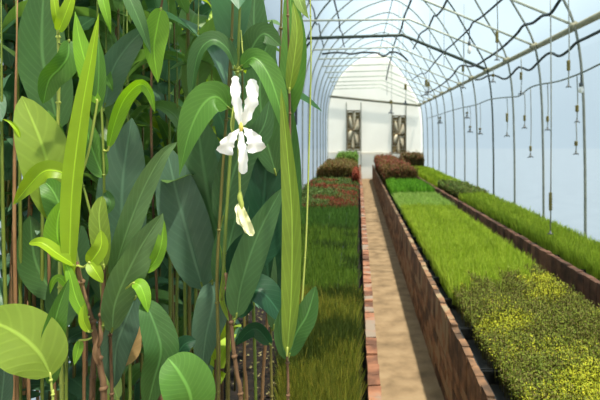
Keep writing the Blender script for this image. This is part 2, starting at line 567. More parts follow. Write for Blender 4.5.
# ------------------------------------------------------------------ fans on the back wall
def fan(px0, px1, py0, py1, label):
    a, b = bp(px0, py1), bp(px1, py0)
    y = YB - .12
    w, h = b.x - a.x, b.z - a.z
    cx, cz = (a.x + b.x) / 2, (a.z + b.z) / 2
    t = thing('exhaust_fan', label, 'fan', (cx, y, cz), 'exhaust fans in the back wall')
    mb = MB(); fw = .03
    mb.box(a.x, a.x + fw, y - .06, YB - .045, a.z, b.z); mb.box(b.x - fw, b.x, y - .06, YB - .045, a.z, b.z)
    mb.box(a.x + fw, b.x - fw, y - .06, YB - .045, a.z, a.z + fw * 1.3); mb.box(a.x + fw, b.x - fw, y - .06, YB - .045, b.z - fw * 1.3, b.z)
    mb.build('frame', M['fanframe'], t)
    mb = MB()
    for i in range(11):
        z = a.z + .06 + (h - .12) * i / 11
        mb.box(a.x + fw, b.x - fw, y + .04, y + .05, z, z + (h - .12) / 11 * .93)
    mb.build('shutter', M['fanback'], t)
    for k in range(6):
        an = math.radians(60 * k + 24)
        mb = MB()
        vs, fs = [], []
        for i in range(7):
            r = .10 + .90 * i / 6
            wd = .12 + .34 * math.sin(math.pi * min(1, i / 6 * .75 + .12))
            for s in (-1, 0, 1):
                aa = an + s * wd * .85
                vs.append((cx + math.cos(aa) * r * (w / 2 - fw), y - .01 + s * .03, cz + math.sin(aa) * r * (h / 2 - fw)))
        for i in range(6):
            for s in range(2):
                q = i * 3 + s
                fs.append((q, q + 1, q + 4, q + 3))
        mb.add(vs, fs)
        o = mb.build('blade', M['fanblade'], t)
        so = o.modifiers.new('thick', 'SOLIDIFY'); so.thickness = .006
    mb = MB(); mb.tube([(cx, y - .055, cz), (cx, y + .03, cz)], .06, 14); mb.build('hub', M['fanframe'], t)


fan(347, 360.2, 110.5, 150.5, 'brown framed exhaust fan in the back wall, the nearer to the left bed')
fan(392.3, 405.3, 115.5, 153.5, 'brown framed exhaust fan in the back wall, the one above the dark red shrubs')

# ------------------------------------------------------------------ brick walls of the beds
def brick_wall(name, x0, x1, y0, y1, ztop, label, mat, soldier=.105, seed=1, skew=0.0):
    random.seed(seed)
    mb = MB()
    mb.box(x0 + .006, x1 - .006, y0, y1, 0.0, ztop - .012, mi=1)
    n0 = len(mb.v)
    y = y0
    while y < y1 - .03:                               # bricks on edge along the top
        L = min(soldier * random.uniform(.92, 1.08), y1 - y)
        dz = random.uniform(-.008, .006)
        mb.box(x0, x1, y + .004, y + L - .004, ztop - .205, ztop + dz, jit=.003)
        y += L
    zc = ztop - .21
    c = 0
    while zc > .03:
        y = y0 - (.11 if c % 2 else 0)
        while y < y1:
            a, b = max(y + .005, y0), min(y + .215, y1)
            if b - a > .02:
                mb.box(x0 + random.uniform(0, .004), x1 - random.uniform(0, .004), a, b, max(zc - .066, 0.001), zc, jit=.002)
            y += .22
        zc -= .076
        c += 1
    if skew:
        mb.v = [(vx + skew * (vy - y0), vy, vz) for vx, vy, vz in mb.v]
    return tag(mb.build(name, [mat, M['mortar']]), label, 'brick wall')


ZT = .58
brick_wall('brick_bed_wall', .045, .103, .9, 19.6, ZT, 'low brick wall edging the left bed, its orange bricks lining the sandy path', M['brick_red'], seed=3)
brick_wall('brick_bed_wall', .556, .594, 1.2, 19.6, ZT, 'red brick wall along the sandy path holding up the middle bed', M['brick'], seed=4)
brick_wall('brick_bed_wall', 1.86, 1.915, 2.8, 19.6, ZT, 'reddish brick wall holding up the narrow bed beside the right film wall', M['brick2'], seed=5, skew=-.021)
brick_wall('brick_bed_wall', 1.60, 1.65, 2.0, 17.4, .46, 'low brick wall along the far side of the middle bed under the grass', M['brick2'], seed=6, skew=-.014)
random.seed(21)

# ------------------------------------------------------------------ soil in the beds
def soil(name, x0, x1, y0, y1, z, label):
    mb = MB()
    nx, ny = 6, max(8, int((y1 - y0) * 4))
    vs, fs = [], []
    for j in range(ny + 1):
        for i in range(nx + 1):
            vs.append((x0 + (x1 - x0) * i / nx, y0 + (y1 - y0) * j / ny, z + random.uniform(-.01, .01)))
    for j in range(ny):
        for i in range(nx):
            q = j * (nx + 1) + i
            fs.append((q, q + 1, q + nx + 2, q + nx + 1))
    mb.add(vs, fs)
    o = mb.build(name, M['soil'])
    return tag(o, label, 'soil', kind='stuff')


soil('bed_soil', -1.22, .046, .2, 19.6, .44, 'dark soil filling the left bed under the plants')
soil('bed_soil', .596, 1.37, 1.2, 19.6, .44, 'dark soil filling the middle bed under the seedling trays')
soil('bed_soil', 1.92, 2.53, 2.8, 19.6, .44, 'dark soil filling the narrow bed beside the right film wall')


# ------------------------------------------------------------------ seedling patches (nobody could count them)
def tint_mesh(name, V, Fc, col, mat, label, cat):
    me = bpy.data.meshes.new(name)
    nv, nf = len(V), len(Fc)
    me.vertices.add(nv); me.vertices.foreach_set('co', V.astype(np.float32).ravel())
    me.loops.add(nf * 4); me.loops.foreach_set('vertex_index', Fc.astype(np.int32).ravel())
    me.polygons.add(nf); me.polygons.foreach_set('loop_start', np.arange(nf, dtype=np.int32) * 4)
    me.polygons.foreach_set('loop_total', np.full(nf, 4, dtype=np.int32))
    at = me.attributes.new('tint', 'FLOAT_COLOR', 'POINT')
    at.data.foreach_set('color', np.concatenate([col, np.ones((nv, 1))], 1).astype(np.float32).ravel())
    me.update(calc_edges=True)
    me.materials.append(mat)
    o = bpy.data.objects.new(name, me)
    link(o)
    return tag(o, label, cat, kind='stuff')


def pick(cols, n, w=None):
    arr = np.array([lin(c)[:3] for c in cols])
    idx = rng.choice(len(cols), n, p=w)
    return arr[idx]


def region(n, x0, x1, y0, y1, keep=None):
    """n points, denser nearer the eye"""
    d = y0 * (y1 / y0) ** rng.random(n)
    x = x0 + (x1 - x0) * rng.random(n)
    if keep is not None:
        k = keep(x, d)
        x, d = x[k], d[k]
    return x, d


def clump(x, y, s, seed):
    r = np.random.default_rng(seed)
    v = np.zeros_like(x)
    for i in range(6):
        a, b, p = r.normal(0, s), r.normal(0, s), r.random() * 6.28
        v += np.sin(a * x + b * y + p)
    return v / 6


def grass(name, label, cat, n, xr, yr, z0, h, cols, wpx=1.2, lean=.3, keep=None, hvar=.3, wts=None, seed=1, minw=.0022, patch=None, dome=0.0):
    """upright blades: two quads each, bent, as wide as a seedling blade"""
    x, y = region(n, *xr, *yr, keep)
    n = len(x)
    w = np.maximum(minw, wpx * y / F) * rng.uniform(.7, 1.2, n)
    cl = clump(x, y, 9, seed)
    hh = h * (1 + rng.normal(0, hvar, n) * .5 + .14 * cl)
    if dome:
        mid, half = (xr[0] + xr[1]) / 2, (xr[1] - xr[0]) / 2
        hh *= 1 - dome * np.clip(np.abs(x - mid) / half, 0, 1) ** 4
    az = rng.random(n) * 6.283
    la = rng.random(n) * 6.283
    ll = hh * lean * rng.random(n)
    sx, sy = np.cos(az) * w / 2, np.sin(az) * w / 2
    px_, py_ = np.cos(la) * ll, np.sin(la) * ll
    V = np.zeros((n, 6, 3))
    for i, (t, ws) in enumerate(((0, .8), (.55, 1.0), (1.0, .25))):
        bx, by = x + px_ * t * t, y + py_ * t * t
        V[:, i * 2, 0] = bx - sx * ws; V[:, i * 2, 1] = by - sy * ws; V[:, i * 2, 2] = z0 + hh * t
        V[:, i * 2 + 1, 0] = bx + sx * ws; V[:, i * 2 + 1, 1] = by + sy * ws; V[:, i * 2 + 1, 2] = z0 + hh * t
    base = np.arange(n)[:, None] * 6
    Fc = np.concatenate([base + np.array([[0, 1, 3, 2]]), base + np.array([[2, 3, 5, 4]])], 0)
    c = pick(cols, n, wts) * rng.uniform(.82, 1.15, (n, 1))
    if patch is not None:
        pc, thr, ps = patch
        k = clump(x, y, ps, seed + 50) + rng.normal(0, .10, n) > thr
        c[k] = pick(pc, k.sum()) * rng.uniform(.85, 1.15, (k.sum(), 1))
    col = np.repeat(c[:, None, :], 6, 1)
    return tint_mesh(name, V.reshape(-1, 3), Fc, col.reshape(-1, 3), M['blade'], label, cat)


def sprigs(name, label, cat, n, xr, yr, z0, h, cols, leaf=(.010, .006), per=9, keep=None, wts=None, seed=1, lpx=1.6, patch=None, spread=.02, tip=None, dome=0.0):
    """small bushy seedlings: a thin stem and a spray of little leaves"""
    x, y = region(n, *xr, *yr, keep)
    n = len(x)
    cl = clump(x, y, 8, seed)
    hh = h * (1 + rng.normal(0, .14, n) + .13 * cl)
    if dome:
        mid, half = (xr[0] + xr[1]) / 2, (xr[1] - xr[0]) / 2
        hh *= 1 - dome * np.clip(np.abs(x - mid) / half, 0, 1) ** 4
    f = (.35 + .65 * np.sqrt(rng.random((n, per))))
    L = np.maximum(leaf[0], lpx * y / F)[:, None] * rng.uniform(.7, 1.3, (n, per))
    W = L * (leaf[1] / leaf[0])
    az = rng.random((n, per)) * 6.283
    el = rng.uniform(-.2, 1.1, (n, per))
    spr = np.maximum(spread, 1.4 * y / F)[:, None] * rng.random((n, per))
    ba = rng.random((n, per)) * 6.283
    bx = x[:, None] + np.cos(ba) * spr; by = y[:, None] + np.sin(ba) * spr; bz = z0 + hh[:, None] * f
    D = np.stack([np.cos(az) * np.cos(el), np.sin(az) * np.cos(el), np.sin(el)], -1)
    S = np.stack([-np.sin(az), np.cos(az), rng.uniform(-.4, .4, az.shape)], -1)
    B = np.stack([bx, by, bz], -1)
    L_, W_ = L[..., None], W[..., None]
    q = np.stack([B, B + D * L_ * .5 + S * W_ * .5, B + D * L_, B + D * L_ * .5 - S * W_ * .5], 2).reshape(-1, 4, 3)
    m = len(q)
    c = pick(cols, m, wts).reshape(n, per, 3) * rng.uniform(.85, 1.12, (n, 1, 1)) * rng.uniform(.85, 1.15, (n, per, 1))
    if patch is not None:
        pc, thr, ps = patch
        k = clump(x, y, ps, seed + 50) + rng.normal(0, .12, n) > thr
        c[k] = (pick(pc, int(k.sum()) * per).reshape(-1, per, 3)) * rng.uniform(.85, 1.15, (int(k.sum()), per, 1))
    if tip is not None:
        k = f > tip[0]
        c[k] = pick(tip[1], int(k.sum())) * rng.uniform(.85, 1.15, (int(k.sum()), 1))
    # stems
    sw = np.maximum(.0018, .5 * y / F)
    sv = np.zeros((n, 4, 3))
    a = rng.random(n) * 6.283
    for i, (s, z) in enumerate(((-1, 0), (1, 0), (1, 1), (-1, 1))):
        sv[:, i, 0] = x + np.cos(a) * sw / 2 * s; sv[:, i, 1] = y + np.sin(a) * sw / 2 * s; sv[:, i, 2] = z0 + hh * .95 * z
    V = np.concatenate([q.reshape(-1, 3), sv.reshape(-1, 3)])
    Fc = np.arange(len(V)).reshape(-1, 4)
    scol = np.repeat(pick([(92, 92, 44), (84, 74, 40)], n)[:, None, :], 4, 1).reshape(-1, 3)
    col = np.concatenate([np.repeat(c.reshape(-1, 1, 3), 4, 1).reshape(-1, 3), scol])
    return tint_mesh(name, V, Fc, col, M['blade'], label, cat)


def D(py, dz=1.075): return dz * F / (py - Y0)


MX0, MX1 = .675, 1.50
edge = lambda s: (lambda x, d: True)
mxr = lambda d: 1.565 - .014 * d            # far edge of the middle bed
YELL = [(150, 158, 48), (168, 166, 52), (124, 142, 44)]
# middle bed, near to far
jag = lambda x: 3.62 + .55 * np.clip((x - .66) / .9, 0, 1) + .12 * np.sin(x * 23) + .08 * np.sin(x * 51 + 1)
sprigs('seedling_patch', 'mottled olive and yellow seedlings filling the near end of the middle bed', 'seedlings', 17000, (MX0, 1.56), (1.45, 4.4), .50, .135,
       [(126, 142, 46), (142, 156, 52), (110, 126, 42), (136, 134, 62), (120, 106, 60)], per=8, keep=lambda x, d: (d < jag(x)) & (x < mxr(d)),
       patch=([(186, 190, 48), (208, 204, 60), (164, 176, 48)], .12, 5.5), seed=5, leaf=(.011, .006))
grass('seedling_patch', 'bright green grassy seedlings in the long middle stretch of the middle bed', 'seedlings', 60000, (MX0, 1.54), (3.55, D(206)), .50, .140,
      [(166, 190, 54), (182, 202, 62), (152, 178, 50), (188, 206, 78)], keep=lambda x, d: (d > jag(x)) & (x < mxr(d)), seed=2, wpx=.9)
grass('seedling_patch', 'pale grey-green fluffy seedlings between the bright grassy and the long grassy stretch', 'seedlings', 14000, (MX0, 1.48), (D(206), D(194)), .50, .150,
      [(158, 190, 88), (174, 200, 104), (142, 176, 74)], seed=3, wpx=.8, lean=.6, keep=lambda x, d: (x < mxr(d)))
grass('seedling_patch', 'taller vivid green seedlings just in front of the dark red shrubs', 'seedlings', 15000, (MX0, 1.44), (D(193), 11.5), .50, .20,
      [(108, 168, 44), (128, 186, 52), (94, 148, 40)], seed=4, wpx=.8, keep=lambda x, d: (x < mxr(d)))
sprigs('seedling_patch', 'tall dark red and brown shrubby seedlings at the far end of the middle bed', 'seedlings', 9000, (.63, 1.42), (11.6, 18.8), .50, .40,
       [(126, 72, 50), (142, 80, 58), (116, 104, 52), (128, 116, 60), (100, 60, 44)], per=8, seed=6, leaf=(.03, .02), spread=.04,
       patch=([(140, 84, 62), (150, 70, 56)], .2, 3.0), keep=lambda x, d: (x < mxr(d) - .02))
sprigs('seedling_patch', 'small block of reddish brown shrubs at the back wall under the farther fan', 'seedlings', 1600, (1.62, 2.36), (17.8, 19.4), .50, .46,
       [(120, 84, 60), (108, 110, 60), (96, 100, 54), (140, 96, 72)], per=8, seed=8, leaf=(.035, .022), spread=.05)
# bed along the right wall
wl = lambda d: 1.90 - .021 * (d - 2.8) + .125
grass('seedling_patch', 'yellow-green grassy seedlings filling the near part of the bed at the right wall', 'seedlings', 42000, (1.72, 2.46), (3.45, 9.4), .49, .145,
      [(160, 184, 56), (174, 194, 64), (146, 172, 50), (132, 156, 48)], seed=9, wpx=.9, keep=lambda x, d: x > wl(d))
sprigs('seedling_patch', 'darker green bushy patch halfway down the bed at the right wall', 'seedlings', 3200, (1.68, 2.46), (9.4, 11.6), .49, .15,
       [(92, 122, 48), (112, 138, 60), (120, 110, 60), (84, 104, 44)], seed=10, leaf=(.02, .012), keep=lambda x, d: x > wl(d))
grass('seedling_patch', 'yellow-green grassy seedlings filling the far part of the bed at the right wall', 'seedlings', 12000, (1.5, 2.46), (11.6, 17.6), .49, .15,
      [(158, 184, 44), (172, 194, 54), (140, 168, 44)], seed=11, wpx=.9, keep=lambda x, d: x > wl(d))
# left bed
lk = lambda x, d: x > np.where(d < 3.9, -.14 * d - .03, -1.13)
grass('seedling_patch', 'olive green fine grassy seedlings filling the near end of the left bed', 'seedlings', 64000, (-.6, -.008), (1.9, 3.55), .46, .165,
      [(124, 132, 44), (144, 146, 50), (104, 118, 40), (160, 152, 60), (84, 98, 36)], keep=lk, seed=12, wpx=.75, minw=.0016, lean=.35, hvar=.3, patch=([(78, 92, 34), (68, 84, 32)], .22, 7))
grass('seedling_patch', 'mid green grassy seedlings in the middle of the left bed', 'seedlings', 26000, (-1.12, -.012), (3.5, 6.0), .46, .17,
      [(100, 130, 42), (116, 144, 48), (86, 116, 40)], keep=lk, seed=13, wpx=.9, patch=([(62, 84, 34), (70, 92, 38)], .22, 6))
grass('seedling_patch', 'dark green strip of seedlings across the left bed', 'seedlings', 9000, (-1.12, -.012), (6.0, 7.7), .46, .165,
      [(80, 118, 44), (92, 130, 50), (70, 104, 40)], keep=lk, seed=14, wpx=.9)
sprigs('seedling_patch', 'green seedlings flecked with red flowers in the left bed', 'seedlings', 9000, (-1.12, -.012), (7.7, 12.6), .46, .175,
       [(88, 116, 52), (102, 122, 56), (78, 98, 48)], per=8, seed=15, leaf=(.02, .012), patch=([(144, 66, 42), (126, 60, 40), (92, 84, 42)], .12, 3.2))
sprigs('seedling_patch', 'tall dark brown-green shrubby block at the far end of the left bed', 'seedlings', 8000, (-1.06, -.03), (12.9, 16.3), .46, .42,
       [(114, 92, 54), (128, 112, 58), (106, 108, 54), (136, 92, 62)], per=9, seed=16, leaf=(.035, .02), spread=.05,
       patch=([(118, 116, 50), (130, 124, 54)], .25, 2.6), dome=.3)
sprigs('seedling_patch', 'green shrubs behind the tall brown block of the left bed', 'seedlings', 2600, (-.72, -.03), (16.6, 19.2), .46, .52,
       [(110, 150, 58), (124, 160, 66), (98, 134, 54)], per=8, seed=17, leaf=(.035, .02), spread=.05)
sprigs('seedling_patch', 'bright red flowered strip along the path side of the tall brown block', 'seedlings', 900, (-.10, .0), (11.4, 12.85), .46, .36,
       [(150, 64, 44), (128, 56, 40), (168, 84, 54)], per=8, seed=18, leaf=(.025, .016), spread=.03)

# ------------------------------------------------------------------ black plastic trays under the seedlings
def tray_mesh(wd, ln, hh=.075):
    mb = MB(); t = .008
    mb.box(0, wd, 0, ln, 0, t)
    mb.box(0, t, 0, ln, t, hh); mb.box(wd - t, wd, 0, ln, t, hh)
    mb.box(t, wd - t, 0, t, t, hh); mb.box(t, wd - t, ln - t, ln, t, hh)
    mb.box(-.012, 0, -.0, ln, hh - .012, hh); mb.box(wd, wd + .012, 0, ln, hh - .012, hh)
    return mb


def trays(x_of, wd, y0, n, ln, label, group):
    proto = tray_mesh(wd, ln - .015).build('seedling_tray', M['tray'])
    for i in range(n):
        y = y0 + i * ln
        o = proto if i == 0 else proto.copy()
        if i: C.objects.link(o)
        o.location = (x_of(y), y, .46)
        tag(o, label, 'tray', group)


trays(lambda y: .612, .76, 1.42, 20, .55, 'black plastic seedling tray with its rim showing beside the path side brick wall', 'seedling trays in the middle bed')
trays(lambda y: 1.975 - .021 * (y - 2.8), .47, 3.3, 12, .55, 'black plastic seedling tray with its rim showing behind the far brick wall', 'seedling trays in the bed at the right wall')

# drip hose lying on the left bed
w = [P(px, py, D(py, 1.10)) for px, py in ((347, 212), (345, 235), (340, 265), (337, 292), (336, 312))]
mb = MB(); mb.tube(smooth_path(w, 5), .004, 6)
tag(mb.build('drip_hose', M['hose']), 'thin black drip hose lying lengthwise over the left bed seedlings', 'hose')
w = [P(px, py, D(py, 1.10)) for px, py in ((330, 206), (329, 222), (328, 240))]
mb = MB(); mb.tube(smooth_path(w, 5), .004, 6)
tag(mb.build('drip_hose', M['hose']), 'short black drip hose on the dark green strip of the left bed', 'hose')


# ------------------------------------------------------------------ plants at the front of the left bed
ZS = .44
CAM = Vector((0, 0, H))


def leaf_shape(mb, ctr, width, roll=0.0, fold=.25, ab=(.6, .8), wave=0.0, mi=0, rag=0.0, cols=9, curl=0.0, face=None, rows=22):
    """blade along ctr (base to tip); width in metres; faces the camera turned by roll degrees"""
    path = smooth_path(ctr, max(4, rows // max(1, len(ctr) - 1)))
    m = len(path)
    cum = [0]
    for i in range(1, m): cum.append(cum[-1] + (path[i] - path[i - 1]).length)
    tot = cum[-1]
    a, b = ab
    vm = a / (a + b)
    top = vm ** a * (1 - vm) ** b
    vs, uv, fs = [], [], []
    ph = random.random() * 6.28
    for i, p in enumerate(path):
        v = cum[i] / tot
        T = (path[min(i + 1, m - 1)] - path[max(i - 1, 0)]).normalized()
        V = face if face is not None else (CAM - p).normalized()
        S = T.cross(V)
        S = S.normalized() if S.length > 1e-4 else Vector((1, 0, 0))
        Nn = S.cross(T).normalized()
        r = math.radians(roll)
        S, Nn = S * math.cos(r) + Nn * math.sin(r), Nn * math.cos(r) - S * math.sin(r)
        hw = width / 2 * (max(v, 1e-4) ** a * max(1 - v, 1e-4) ** b) / top
        hw *= 1 + rag * math.sin(v * 23 + ph) + rag * .7 * math.sin(v * 41 + ph * 2)
        if i == m - 1 and not rag: hw = width * .004
        for k in range(cols):
            u = -1 + 2 * k / (cols - 1)
            off = fold * abs(u) * hw * 1.0 - curl * u * u * hw + wave * hw * math.sin(v * 17 + ph + (2 if u > 0 else 0)) * abs(u) ** 2
            vs.append(p + S * (u * hw) + Nn * off)
            uv.append((.5 + u / 2, v))
    for i in range(m - 1):
        for k in range(cols - 1):
            q = i * cols + k
            fs.append((q, q + 1, q + cols + 1, q + cols))
    mb.add(vs, fs, uv, mi)


def near_on(path, p):
    best, bd = path[0], 1e9
    for i in range(len(path) - 1):
        a, b = path[i], path[i + 1]
        ab = b - a
        t = max(0, min(1, (p - a).dot(ab) / max(1e-9, ab.length_squared)))
        q = a + ab * t
        if q.z > p.z + .004: continue
        dd = (q - p).length
        if dd < bd: best, bd = q, dd
    return best, bd


def plant(name, label, cat, stems, leaves, group=None):
    """stems: list of (pixel points, d, radius px, material); first stem runs on down to the soil"""
    root_pts = stems[0][0]
    p0 = P(root_pts[0][0], root_pts[0][1], stems[0][1])
    base = Vector((p0.x, p0.y, ZS))
    t = thing(name, label, cat, base, group)
    paths = []
    for pts, d, r, mat in stems:
        w = [P(q[0], q[1], q[2] if len(q) > 2 else d) for q in pts]
        if pts is root_pts:
            w = [Vector((w[0].x, w[0].y, ZS - .01)), Vector((w[0].x, w[0].y, (w[0].z + ZS) / 2))] + w
        w = smooth_path(w, 5)
        paths.append(w)
        rr = r * d / F
        n = len(w)
        mb = MB(); mb.tube(w, [rr * (1.0 - .35 * i / (n - 1)) for i in range(n)], 8)
        # joints along the stem
        for i in range(4, n - 2, 7):
            mb.tube([w[i] - (w[i + 1] - w[i]).normalized() * rr * .7, w[i], w[i] + (w[i + 1] - w[i]).normalized() * rr * .7], [rr * .85, rr * 1.3, rr * .85], 8)
        mb.build('stem', M[mat], t)
    for lf in leaves:
        pts, wpx, mat = lf[0], lf[1], lf[2]
        kw = lf[3] if len(lf) > 3 else {}
        kw = dict(kw)
        pet = kw.pop('petiole', True)
        w = [P(*q) for q in pts]
        dm = sum(q[2] for q in pts) / len(pts)
        mb = MB()
        ab_ = kw.get('ab', (.6, .8)); kw['ab'] = (ab_[0] * 1.05, ab_[1] * 1.35)
        leaf_shape(mb, w, wpx * dm / F, **kw)
        if pet:
            best = None
            for pa in paths:
                q, dd = near_on(pa, w[0])
                if best is None or dd < best[1]: best = (q, dd)
            if best[1] < .35 and best[1] > .002:
                mid = best[0].lerp(w[0], .55) + Vector((0, 0, -.12 * best[1]))
                mb.tube(smooth_path([best[0], mid, w[0], w[0].lerp(w[1], .15)], 4), [.0022] * 13, 6, mi=1)
        mb.build('leaf', [M[mat], M['stem_pale' if mat in ('lime', 'lime2', 'olive', 'pale') else 'stem_green']], t)
    return t


d0 = 1.0
LANCE, OV, STRAP = (.6, .8), (.5, .75), (.35, .5)
# lime shoot (stem at x about 92)
plant('leafy_shoot', 'lime-green shoot with a long upright blade on a thick knotted brown stem', 'plant',
      [([(104, 405), (101, 372), (97, 350), (92, 322), (84, 295), (76, 262)], .98, 3.6, 'stem_brown'),
       ([(92, 402), (93, 372), (95, 352), (99, 335), (103, 300), (104, 268)], 1.0, 3.0, 'stem_brown'),
       ([(97, 350), (103, 316), (96, 240), (87, 200), (81, 178)], 1.0, 1.6, 'stem_green')],
      [([(70, 292, .97), (70, 240, .965), (73, 180, .96), (82, 110, .955), (91, 60, .955), (99, 13, .96)], 19, 'lime', dict(ab=(.55, .62), fold=.35, roll=14)),
       ([(97, 104, .985), (90, 78, .98), (80, 42, .98), (75, 11, .985)], 20, 'lime2', dict(ab=(.5, .8), roll=-12)),
       ([(94, 118, .99), (98, 90, .985), (99, 62, .985), (98, 36, .99)], 14, 'mid', dict(ab=(.6, .7))),
       ([(76, 266, .97), (58, 254, .955), (42, 243, .95), (29, 243, .96)], 12, 'lime', dict(ab=(.5, .45), roll=-24, fold=.4)),
       ([(104, 268, .99), (101, 240, .985), (99, 215, .985), (102, 196, .99)], 19, 'olive', dict(ab=(.55, .4), roll=10)),
       ([(88, 264, .955), (94, 258, .95), (101, 246, .95), (101, 230, .955)], 17, 'lime', dict(ab=(.4, .55), roll=10)),
       ([(89, 262, .95), (96, 272, .945), (103, 283, .95)], 13, 'lime', dict(ab=(.5, .7), roll=0)),
       ([(100, 366, .965), (95, 352, .955), (98, 334, .96)], 5, 'stem_brown', dict(petiole=False, fold=.7)),
       ([(97, 350, .96), (101, 336, .955), (99, 320, .96)], 4, 'stem_brown', dict(petiole=False, fold=.7)),
       ([(80, 340, .97), (78, 350, .965), (74, 366, .96)], 9, 'lime2', dict(ab=(.5, .8))),
       ([(89, 332, .965), (84, 322, .96), (83, 312, .96), (85, 303, .965)], 9, 'lime', dict(ab=(.5, .6))),
       ([(86, 318, .965), (76, 298, .96), (70, 275, .96), (65, 262, .965)], 12, 'lime2', dict(ab=(.4, .5))),
       ([(72, 292, .97), (60, 278, .965), (53, 282, .962), (50, 294, .965)], 7, 'lime2', dict(ab=(.5, .7))),
       ([(66, 262, .985), (58, 240, .98), (58, 218, .98), (63, 200, .985)], 24, 'lime2', dict(ab=(.5, .55))),
       ([(78, 296, .99), (76, 276, .985), (74, 255, .985), (76, 240, .99)], 10, 'pale', dict(ab=(.5, .6)))])

plant('leafy_shoot', 'tall pale-stemmed shoot with a folded drooping leaf and broad olive leaves', 'plant',
      [([(62, 405), (60, 330), (60, 260), (59, 200), (58, 130), (59, 66), (58, 30), (57, -14)], 1.05, 2.2, 'stem_pale')],
      [([(69, 40, 1.02), (68, 56, 1.01), (60, 68, 1.0), (49, 80, .995), (43, 104, 1.0)], 25, 'mid', dict(ab=(.5, .5), roll=20, fold=.4)),
       ([(59, 66, 1.03), (69, 62, 1.02), (71, 50, 1.02), (68, 40, 1.03)], 9, 'deep', dict(ab=(.5, .5))),
       ([(58, 32, 1.04), (64, 18, 1.03), (70, 2, 1.03), (76, -16, 1.04)], 13, 'lime', dict(ab=(.4, .7), roll=20)),
       ([(58, 28, 1.05), (56, 14, 1.04), (54, 0, 1.04), (51, -16, 1.05)], 8, 'lime', dict(ab=(.4, .7))),
       ([(60, 226, 1.045), (56, 200, 1.03), (43, 148, 1.02), (22, 96, 1.025)], 46, 'olive', dict(ab=(.6, .5), roll=-4, fold=.1)),
       ([(61, 190, 1.05), (58, 160, 1.05), (55, 130, 1.05), (48, 110, 1.055)], 20, 'mid', dict(ab=(.5, .6))),
       ([(71, 177, 1.0), (57, 171, .99), (43, 172, .985), (28, 187, .985), (13, 205, .99)], 19, 'lime', dict(ab=(.5, .7), roll=-14, fold=.4)),
       ([(72, 236, 1.02), (62, 210, 1.015), (52, 190, 1.015), (40, 178, 1.02)], 28, 'mid', dict(ab=(.5, .55))),
       ([(59, 130, 1.2), (50, 90, 1.2), (42, 50, 1.2), (44, -18, 1.21)], 44, 'green', dict(ab=(.5, .5))),
       ([(59, 190, 1.22), (46, 150, 1.22), (40, 120, 1.22), (44, 82, 1.22)], 36, 'dark', dict(ab=(.5, .5))),
       ([(60, 330, 1.2), (64, 300, 1.2), (72, 270, 1.2), (82, 225, 1.2)], 34, 'dark', dict(ab=(.5, .5))),
       ([(60, 300, 1.22), (44, 280, 1.22), (34, 255, 1.22), (30, 215, 1.22)], 32, 'green', dict(ab=(.5, .5))),
       ([(20, 138, 1.0), (17, 130, 1.0), (10, 122, 1.0), (2, 119, 1.0)], 4, 'lime', dict(petiole=False, fold=.8))])

plant('leafy_shoot', 'low plant with a broad pale olive leaf and a narrow upright green leaf', 'plant',
      [([(53, 410), (52, 392), (50, 372)], .93, 1.6, 'stem_pale')],
      [([(51, 376, .93), (38, 352, .92), (14, 332, .915), (-22, 316, .92)], 58, 'olive', dict(ab=(.55, .55), roll=8, fold=.12)),
       ([(52, 386, .95), (51, 345, .945), (58, 310, .945), (69, 279, .95)], 22, 'mid', dict(ab=(.6, .65), roll=-16, fold=.4)),
       ([(0, 420, .96), (2, 395, .955), (4, 375, .955), (3, 352, .96)], 18, 'blue', dict(ab=(.5, .6)))])

plant('leafy_shoot', 'plant with a long bluish diagonal leaf and a wavy-edged leaf behind the lime shoot', 'plant',
      [([(112, 412), (111, 360), (110, 320), (111, 288)], 1.04, 2.0, 'stem_brown')],
      [([(112, 280, 1.03), (124, 240, 1.02), (143, 190, 1.015), (162, 156, 1.01), (177, 142, 1.02)], 23, 'sage', dict(ab=(.5, .5), roll=-8, fold=.3)),
       ([(112, 332, 1.02), (116, 300, 1.01), (138, 252, 1.0), (163, 213, 1.01)], 33, 'sage', dict(ab=(.5, .5), roll=-22, wave=.12, fold=.3)),
       ([(140, 272, 1.02), (153, 264, 1.015), (161, 246, 1.01), (164, 220, 1.015)], 13, 'lime2', dict(ab=(.5, .6), roll=10)),
       ([(133, 283, 1.0), (140, 286, .995), (145, 298, .99), (148, 313, .99)], 14, 'lime2', dict(ab=(.45, .7), roll=20)),
       ([(136, 296, 1.06), (124, 325, 1.05), (116, 350, 1.05), (114, 388, 1.055)], 30, 'blue', dict(ab=(.5, .6))),
       ([(112, 355, 1.1), (126, 352, 1.09), (133, 338, 1.09), (139, 325, 1.1)], 24, 'tan', dict(ab=(.5, .6))),
       ([(118, 400, 1.1), (112, 380, 1.1), (110, 360, 1.1), (116, 345, 1.1)], 16, 'pale', dict(ab=(.5, .6))),
       ([(130, 262, 1.11), (122, 215, 1.10), (124, 170, 1.10), (132, 118, 1.11)], 46, 'blue', dict(ab=(.5, .55), fold=.12))])

plant('leafy_shoot', 'plant with hanging green leaf and bright round leaf low beside the brown knotted stem', 'plant',
      [([(152, 412), (150, 380), (145, 330), (143, 296)], 1.02, 1.9, 'stem_brown'),
       ([(164, 410), (160, 390), (155, 372), (158, 350)], 1.06, 1.6, 'stem_brown')],
      [([(143, 300, 1.0), (152, 318, .99), (161, 350, .985), (154, 380, .985), (146, 412, .99)], 33, 'green', dict(ab=(.55, .6), roll=12, fold=.3)),
       ([(192, 425, .95), (190, 395, .94), (180, 374, .935), (168, 358, .94)], 50, 'mid', dict(ab=(.5, .35), roll=-10, fold=.2)),
       ([(162, 385, 1.06), (174, 360, 1.05), (184, 345, 1.05), (196, 340, 1.06)], 28, 'deep', dict(ab=(.5, .5)))])

